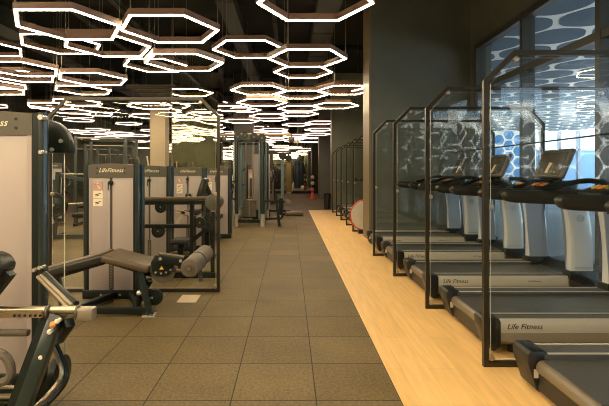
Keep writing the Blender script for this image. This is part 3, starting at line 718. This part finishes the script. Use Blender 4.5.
for x, y, r in ((158.5, 231, .085), (161, 207, .075), (200, 222.5, .07)):
    q = P(x, y, yb-.02); b = MB('black', O2); b.cyl(q+Vector((0, -.02, 0)), q+Vector((0, .02, 0)), r, seg=22); b.cyl(q+Vector((0, -.026, 0)), q+Vector((0, -.02, 0)), .012, 'silver', seg=8); b.bar(q, q+Vector((.05, .05, .07)), .03, .03); b.build('pulley', t)
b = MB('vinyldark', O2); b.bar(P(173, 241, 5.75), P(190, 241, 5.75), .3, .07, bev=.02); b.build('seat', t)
b = MB('black', O2); b.bar(P(181, 243, 5.75), P(181, 268, 5.75), .07, .07); b.bar(P(170, 254, 5.75), P(192, 254, 5.75), .06, .05, 'vinyl'); b.build('seat_post', t)
b = MB('beige', O2); b.bar(P(184, 211, 5.7), P(177, 224, 5.7), .03, .05); b.bar(P(176, 211, 5.7), P(190, 214, 5.7), .03, .04); b.build('linkage', t)
t, O3 = row_machine(-1.75, 7.5, 'weight machine in front of the mirror column, with dark slanted back pad')
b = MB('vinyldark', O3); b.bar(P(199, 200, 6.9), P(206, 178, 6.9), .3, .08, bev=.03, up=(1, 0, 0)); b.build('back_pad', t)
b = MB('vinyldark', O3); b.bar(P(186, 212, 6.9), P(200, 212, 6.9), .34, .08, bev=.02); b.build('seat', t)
b = MB('black', O3); b.tube([P(185, 200, 7.2), P(187, 194, 7.1), P(190, 195, 7), P(192, 200, 7)], .022); b.build('handle', t)
b = MB('black', O3); b.bar(P(205, 182, 7.0), P(212, 200, 7.0), .06, .06); A = P(208, 195, 7.0); b.bar(A, Vector((A.x, 6.93, 0)), .06, .06); A = P(194, 216, 6.9); b.bar(A, Vector((A.x, 6.9, 0)), .06, .06); b.span((A.x-.3, 6.86, 0), (A.x+.35, 6.94, .06)); b.bar(P(214, 194, 7.0), P(203, 232, 7.0), .05, .05); b.build('frame', t)
q = P(207, 227, 6.85); b = MB('black', O3); b.cyl(q, q+Vector((0, .04, 0)), .08, seg=20); b.cyl(q-Vector((0, .01, 0)), q, .015, 'silver', seg=8); b.build('pulley', t)
t, O4 = row_machine(-1.50, 8.9, 'weight machine last in the row, half hidden behind the divider post')
b = MB('vinyldark', O4); b.box((-1.5, 8.35, .5), (.4, .4, .08), bev=.02); b.build('seat', t)
b = MB('black', O4); b.span((-1.53, 8.32, 0), (-1.47, 8.38, .47)); b.span((-1.53, 8.1, 0), (-1.47, 8.9, .06)); b.build('frame', t)
# generic machine for the depth of the hall (own origin)
def back_machine():
    org = Vector((0, 0, 0)); t = thing('weight_machine', '', 'weight machine', org)
    tower(t, org, 0, .25, .235, 1.6, placard=True)
    b = MB('vinyldark'); b.box((0, -.35, .5), (.36, .42, .08), bev=.02); b.build('seat', t)
    b = MB('vinyldark'); b.bar((0, -.12, .58), (0, .02, 1.15), .3, .08, bev=.02); b.build('back_pad', t)
    b = MB('teal'); b.bar((0, -.35, .46), (0, -.35, 0), .07, .07); b.bar((0, .25, .05), (0, -.7, .05), .07, .07); b.bar((-.3, -.7, .04), (.3, -.7, .04), .07, .07); b.bar((0, .03, 1.1), (0, .2, .3), .06, .06); b.build('frame', t)
    for s in (-1, 1):
        b = MB('black'); b.tube([(s*.3, .2, 1.5), (s*.42, .0, 1.35), (s*.42, -.3, 1.0), (s*.3, -.45, .95)], .024, smoothing=1); b.cyl((s*.42, -.1, 1.2), (s*.46, -.1, 1.2), .1, seg=18); b.build('press_arm', t)
    return t
bm0 = back_machine()
bl = [(-3.35, 15.2, .3, 'weight machine beside the beige column'), (-1.15, 14.2, 0, 'weight machine with pale housing right behind the cable station'), (-1.05, 16.3, 0, 'second weight machine in line behind the cable station'),
      (-.95, 19.0, 0, 'third weight machine in line behind the cable station'), (-6.3, 11.6, .5, 'weight machine deep in the hall beside the nearest power rack'), (-7.6, 13.8, .6, 'weight machine deep in the hall behind the plate press'), (-10.0, 19.0, .8, 'weight machine near the far end of the hall')]
for k, (x, y, rz, lab) in enumerate(bl):
    if k == 0: bm0.location = (x, y, 0); bm0.rotation_euler = (0, 0, rz); bm0['label'] = lab
    else: dup(bm0, (x, y, 0), lab, rz)

# --- plate loaded press behind the nearest machine, with weight plates
Op = Vector((-4.3, 8.8, 0))
t = thing('plate_press', 'plate loaded press with black discs behind the nearest machine', 'weight machine', Op)
b = MB('teal', Op); b.bar((-4.75, 8.8, 0), (-4.65, 8.8, 1.35), .08, .08); b.bar((-3.9, 8.9, 0), (-4.05, 8.9, 1.2), .08, .08); b.bar((-4.8, 8.8, .05), (-3.75, 8.9, .05), .08, .08); b.bar((-4.8, 8.4, .04), (-4.8, 9.3, .04), .08, .08); b.bar((-3.75, 8.4, .04), (-3.75, 9.4, .04), .08, .08); b.bar((-4.68, 8.8, 1.3), (-4.0, 8.9, 1.15), .07, .07); b.build('frame', t)
b = MB('chrome', Op); b.bar((-4.85, 8.5, 1.05), (-4.6, 8.5, .35), .04, .05); b.cyl((-4.5, 8.32, .72), (-4.5, 8.8, .72), .025); b.cyl((-4.5, 8.5, .72), (-4.0, 8.9, .72), .02); b.build('loading_arm', t)
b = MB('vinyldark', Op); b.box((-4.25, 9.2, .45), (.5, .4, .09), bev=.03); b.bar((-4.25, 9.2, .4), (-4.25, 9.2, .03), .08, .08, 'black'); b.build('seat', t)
for k, (x, y, z, r) in enumerate([(-4.5, 8.36, .72, .24), (-4.5, 8.44, .72, .22)]):
    b = MB('black'); prof = [(.032, -.03), (.05, -.036), (r*.3, -.022), (r*.68, -.018), (r*.72, -.034), (r*.95, -.034), (r, -.02), (r, .02), (r*.95, .034), (r*.3, .03), (.032, .03)]
    b.loft([[(x+q*math.cos(2*PI*a/36), y+d, z+q*math.sin(2*PI*a/36)) for a in range(36)] for q, d in prof+prof[:1]], cap=False)
    tag(b.build('weight_plate'), ['black weight plate hung on the press, front one', 'black weight plate hung on the press, rear one'][k], 'weight plate')
# --- power racks
def rack():
    t = thing('power_rack', '', 'power rack')
    for s in (-1, 1):
        for y in (0, 1.1):
            b = MB('teal'); b.span((s*.6-.035, y-.035, 0), (s*.6+.035, y+.035, 2.25))
            for k in range(14): b.cyl((s*.6, y-.038, .4+.12*k), (s*.6, y-.034, .4+.12*k), .012, 'hole', seg=6)
            b.build('upright', t)
        b = MB('black'); b.bar((s*.6, 0, 2.22), (s*.6, 1.1, 2.22), .06, .06); b.bar((s*.6, -.1, .04), (s*.6, 1.2, .04), .07, .07); b.bar((s*.6, 0, .9), (s*.6, 1.1, .9), .05, .05); b.build('side_beam', t)
    b = MB('chrome'); b.cyl((-.6, 0, 2.2), (.6, 0, 2.2), .02); b.build('pull_up_bar', t)
    b = MB('black'); b.bar((-.6, 1.1, 2.22), (.6, 1.1, 2.22), .06, .06); b.bar((-.6, 1.1, .1), (.6, 1.1, .1), .06, .06); b.build('cross_beam', t)
    b = MB('chrome'); b.cyl((-1.05, -.06, 1.3), (1.05, -.06, 1.3), .015)
    for s in (-1, 1): b.span((s*.6-.02, -.09, 1.24), (s*.6+.02, -.03, 1.27), 'black')
    b.build('barbell', t)
    return t
r0_ = rack()
rl = [(-4.75, 11.0, .1, 'dark power rack deep in the hall, nearest of its kind'), (-5.9, 14.0, .1, 'dark power rack deep in the hall, second of its kind'), (-7.3, 16.2, .1, 'dark power rack near the dark wall'), (-8.6, 21.0, .1, 'dark power rack at the far end of the hall'), (-4.3, 19.5, 0, 'dark power rack in line behind the beige column')]
for k, (x, y, rz, lab) in enumerate(rl):
    if k == 0: r0_.location = (x, y, 0); r0_.rotation_euler = (0, 0, rz); r0_['label'] = lab
    else: dup(r0_, (x, y, 0), lab, rz)
# --- elliptical trainers
def elliptical():
    t = thing('elliptical_trainer', '', 'elliptical trainer')
    b = MB('tread_black'); b.box((0, .0, .12), (.55, .5, .16), bev=.04); b.cyl((-.12, .25, .35), (.12, .25, .35), .3, seg=26, bev=.04); b.bar((0, 0, .06), (0, -1.2, .06), .16, .08); b.bar((-.3, -1.2, .03), (.3, -1.2, .03), .06, .06); b.build('base', t)
    b = MB('shroud'); b.bar((0, .2, .5), (0, .05, 1.35), .14, .12, bev=.03); b.build('mast', t)
    b = MB('screen'); b.bar((0, .0, 1.32), (0, .08, 1.62), .42, .05, bev=.015); b.build('screen', t)
    for s in (-1, 1):
        b = MB('chrome'); b.tube([(s*.28, .15, .5), (s*.3, .05, 1.0), (s*.3, -.15, 1.35), (s*.27, -.1, 1.65)], .02, smoothing=1); b.build('swing_handle', t)
        b = MB('tread_black'); b.bar((s*.15, .1, .3), (s*.15, -.9, .22), .05, .05); b.box((s*.17, -.65, .28), (.14, .34, .05), bev=.015); b.build('pedal', t)
    return t
e0 = elliptical()
el = [(-4.0, 17.6, 2.6, 'elliptical trainer behind the beige column'), (-5.3, 16.6, 2.6, 'elliptical trainer between two power racks'), (-6.2, 18.4, 2.6, 'elliptical trainer far back in the hall'), (-7.2, 19.2, 2.6, 'elliptical trainer far back, next to the dark wall side'), (-3.0, 8.6, 2.2, 'elliptical trainer behind the glass divider and leg curl machine')]
for k, (x, y, rz, lab) in enumerate(el):
    if k == 0: e0.location = (x, y, 0); e0.rotation_euler = (0, 0, rz); e0['label'] = lab
    else: dup(e0, (x, y, 0), lab, rz)

# --- cable station in the aisle
OC = Vector((-.9, 11.2, 0))
t = thing('cable_station', 'dark multi-station cable tower standing in the aisle', 'weight machine', OC)
ups = [(236.5, 10.85, 2.2, .04, 'teal'), (262.5, 10.8, 2.15, .055, 'teal'), (241, 12.0, 2.2, .045, 'tealsheen'), (267, 12.0, 2.15, .045, 'teal')]
pos = []
for x, Y, h, r, m in ups:
    X = (x-VX)/F*Y; pos.append((X, Y)); b = MB(m, OC); b.cyl((X, Y, 0), (X, Y, h), r, seg=16); b.cyl((X, Y, 0), (X, Y, .32), r+.012, 'silver', seg=16); b.build('upright', t)
X = (234-VX)/F*10.85; b = MB('silver', OC); b.cyl((X, 10.85, .3), (X, 10.85, 2.1), .022, seg=12); b.build('highlight_tube', t)  # thin bright tube, a painted highlight along the upright
b = MB('black', OC)
for i, j in ((0, 1), (2, 3), (0, 2), (1, 3)):
    b.bar((*pos[i], 2.12), (*pos[j], 2.12), .06, .06)
b.build('top_frame', t)
b = MB('black', OC)
for i, j in ((0, 1), (2, 3), (0, 2), (1, 3)): b.bar((*pos[i], .14), (*pos[j], .14), .06, .08)
b.build('base_frame', t)
for x, Y, r in ((259.3, 10.75, .022), (266, 10.9, .025), (282, 12.5, .035)):
    X = (x-VX)/F*Y; b = MB('tealsheen', OC); b.cyl((X, Y, 0 if x > 280 else .2), (X, Y, 1.65 if x > 280 else 2.1), r, seg=12); b.build('highlight_tube', t)  # pale tubes added as painted highlights beside the uprights
wx = (249.5-VX)/F*11.3
for s in (-1, 1):
    b = MB('chrome', OC); b.cyl((wx+s*.09, 11.3, .2), (wx+s*.09, 11.3, 2.1), .014, seg=8); b.build('guide_rod', t)
b = MB('stack', OC)
for k in range(9): b.span((wx-.17, 11.2, .2+.05*k), (wx+.17, 11.4, .246+.05*k))
b.span((wx-.01, 11.19, .2), (wx+.01, 11.21, .7), 'steel'); b.build('weight_stack', t)
for x0, x1, Y, z0, z1 in ((252, 261.5, 12.3, .3, 1.85), (264.5, 270, 12.3, .3, 1.85)):
    b = MB('shroud', OC); b.span(((x0-VX)/F*Y, Y, z0), ((x1-VX)/F*Y, Y+.1, z1), bev=.01); b.span(((x0-VX)/F*Y, Y+.02, .0), ((x1-VX)/F*Y, Y+.08, z0+.02), 'black'); b.build('side_shroud', t)
b = MB('tanbar', OC); b.cyl(P(221, 135, 10.9), P(291, 134.5, 10.9), .032, seg=10); b.build('overhead_bar', t)
for x, y in ((223, 139.5), (291.5, 139.5)):
    q = P(x, y, 10.9); b = MB('rollerend', OC); b.sph(q, .085); b.cyl(q, q+Vector((0, 0, .14)), .018, seg=8); b.build('bar_grip', t)
for x, y, r in ((238, 137, .1), (245, 135.5, .08), (254, 137, .1), (262, 138, .1)):
    q = P(x, y, 10.7); b = MB('black', OC); b.cyl(q+Vector((0, -.03, 0)), q+Vector((0, .03, 0)), r, seg=20); b.cyl(q+Vector((0, -.04, 0)), q+Vector((0, -.03, 0)), .03, 'rollerend', seg=10); b.bar(q, q+Vector((0, .15, .04)), .05, .05); b.build('top_pulley', t)
b = MB('cream', OC); q = P(230, 178, 10.7); b.box(q, (.13, .01, .13)); b.bar(q, P(236, 184, 10.85), .02, .02, 'black'); b.build('instruction_card', t)
b = MB('black', OC); q = P(229, 186, 10.7); b.box(q, (.12, .1, .2), bev=.02); b.bar(q, P(236.5, 187, 10.85), .04, .04); b.build('grip_block', t)
b = MB('black', OC); b.bar(P(222, 199, 10.8), P(237, 199, 10.85), .05, .05); b.build('side_arm', t)
A = P(276, 196, 10.9); Bq = P(279.5, 226, 10.9); Bq.z = 0
b = MB('black', OC); b.bar(A, Bq, .07, .07); b.bar((*pos[1], .2), (Bq.x, 10.9, .2), .05, .05); b.bar(P(262, 201, 10.85), P(285, 201.5, 10.9), .05, .05); b.cyl(P(281, 198, 10.9), P(281, 215, 10.9), .05); b.bar(P(279, 220, 10.9), P(288, 211, 10.8), .04, .04); b.bar(P(279, 213.5, 10.9), P(288, 213.5, 10.9), .04, .04); b.build('seat_frame', t)
q = P(288, 202, 10.9); b = MB('roller', OC); b.cyl(q+Vector((0, -.1, 0)), q+Vector((0, .1, 0)), .075, seg=18, bev=.01); b.build('roller_pad', t)
A, Bq = P(285.5, 213, 10.7), P(303, 213, 10.7); b = MB('vinyl', OC); b.bar(A, Bq, .3, .09, bev=.025); b.bar(A-Vector((0, 0, .05)), Bq-Vector((0, 0, .05)), .26, .03, 'black'); b.build('seat_pad', t)
# --- cable crossover further back, with silver post
OD = Vector((-.2, 15.0, 0))
t = thing('pulley_tower', 'slim silver pulley tower behind the cable station', 'weight machine', OD)
b = MB('silver', OD); b.cyl((-.25, 15, 0), (-.25, 15, 1.95), .05, seg=14); b.build('post', t)
b = MB('black', OD); b.cyl((-.25, 14.92, 1.9), (-.25, 15.08, 1.9), .13, seg=18); b.cyl((-.05, 14.92, 1.82), (-.05, 15.08, 1.82), .12, seg=18); b.bar((-.8, 15, 2.0), (.05, 15, 2.0), .06, .06); b.bar((-.05, 15, 1.82), (-.05, 15, 2.0), .04, .04); b.build('pulley_head', t)
b = MB('black', OD); b.span((-.8, 14.9, 0), (.0, 15.1, .07)); b.bar((-.75, 15, .05), (-.75, 15, 2.0), .07, .07); b.build('frame', t)
# --- far objects
b = MB('bag'); b.cyl((.34, 20, .62), (.34, 20, 1.9), .15, seg=20, bev=.03); b.cyl((.34, 20, 1.9), (.34, 20, ZC), .012, 'wire', seg=6); b.cyl((.34, 20, 1.7), (.34, 20, 1.74), .153, 'black', seg=20); tag(b.build('hanging_punching_bag'), 'dark punching bag hanging at the far end of the aisle', 'punching bag')
b = MB('bag'); b.cyl((.62, 24.5, .6), (.62, 24.5, 1.9), .15, seg=20, bev=.03); b.cyl((.62, 24.5, 1.9), (.62, 24.5, ZC), .012, 'wire', seg=6); tag(b.build('hanging_punching_bag'), 'smaller looking dark punching bag hanging behind the first one', 'punching bag')
t = thing('ball_rack', 'small upright rack on a red base near the third column', 'ball rack', (1.15, 22.4, 0))
b = MB('red'); b.cyl((0, 0, 0), (0, 0, .05), .26, seg=20); b.cyl((0, 0, .05), (0, 0, .33), .13, r2=.05, seg=16); b.build('base', t)
b = MB('black'); b.cyl((0, .16, .04), (0, .16, 1.15), .022, seg=8)
for z in (.37, .7, 1.0): b.ring((0, 0, z), .07, .01); b.bar((0, .06, z), (0, .16, z), .02, .02)
b.build('stand', t)
for k, (z, m, w) in enumerate(((.37, 'red', 'red'), (.7, 'whiteball', 'grey'), (1.0, 'whiteball', 'pale'))):
    o = MB(m).sph((1.15, 22.4, z+.0895), .10).build('medicine_ball'); tag(o, w+[' medicine ball lowest on the small upright rack', ' medicine ball in the middle of the small upright rack', ' medicine ball on top of the small upright rack'][k], 'ball')
t = thing('waste_bin', 'black bin beside the second charcoal column', 'bin', (1.36, 16.0, 0))
b = MB('hole'); b.cyl((0, 0, 0), (0, 0, .5), .11, r2=.13, seg=18); b.build('body', t)
b = MB('black'); b.cyl((0, 0, .5), (0, 0, .56), .14, seg=18); b.sph((0, 0, .56), .12, sc=(1, 1, .5)); b.build('lid', t)
b = MB('beige'); b.span((-1.17, 4.5, 0), (-.97, 4.78, .006)); tag(b.build('floor_plate'), 'flat beige plate lying on the rubber floor by the glass divider', 'floor plate')

# ------------------------------------------------------------------ smooth shading of round parts by angle
for me in bpy.data.meshes:
    for p in me.polygons: p.use_smooth = True
    me.set_sharp_from_angle(angle=math.radians(35))

# ------------------------------------------------------------------ light, world, camera
w = bpy.data.worlds.new('World'); S.world = w; w.use_nodes = True
bg = w.node_tree.nodes['Background']; bg.inputs['Color'].default_value = (.62, .82, 1.0, 1); bg.inputs['Strength'].default_value = 3.6
su = bpy.data.lights.new('sun', 'SUN'); su.energy = 50; su.angle = .02; su.color = (1, .95, .86); so = bpy.data.objects.new('sun', su); COL.objects.link(so); so.rotation_euler = Vector((-.75, -.36, -.42)).to_track_quat('-Z', 'Y').to_euler()
cam = bpy.data.cameras.new('Camera'); cam.sensor_width = 36; cam.sensor_fit = 'HORIZONTAL'; cam.lens = F/609*36
cam.shift_x = (304.5-VX)/609; cam.shift_y = -(203-VY)/609; cam.clip_start = .05; cam.clip_end = 200
co = bpy.data.objects.new('Camera', cam); COL.objects.link(co); co.location = (0, 0, H); co.rotation_euler = (PI/2, 0, 0); S.camera = co
S.view_settings.view_transform = 'Standard'; S.view_settings.look = 'None'; S.view_settings.gamma = 1; S.view_settings.exposure = 0; S.view_settings.use_curve_mapping = False
S.cycles.filter_width = 1.0; S.cycles.max_bounces = 10; S.cycles.transparent_max_bounces = 32; S.cycles.caustics_reflective = False; S.cycles.sample_clamp_indirect = 4
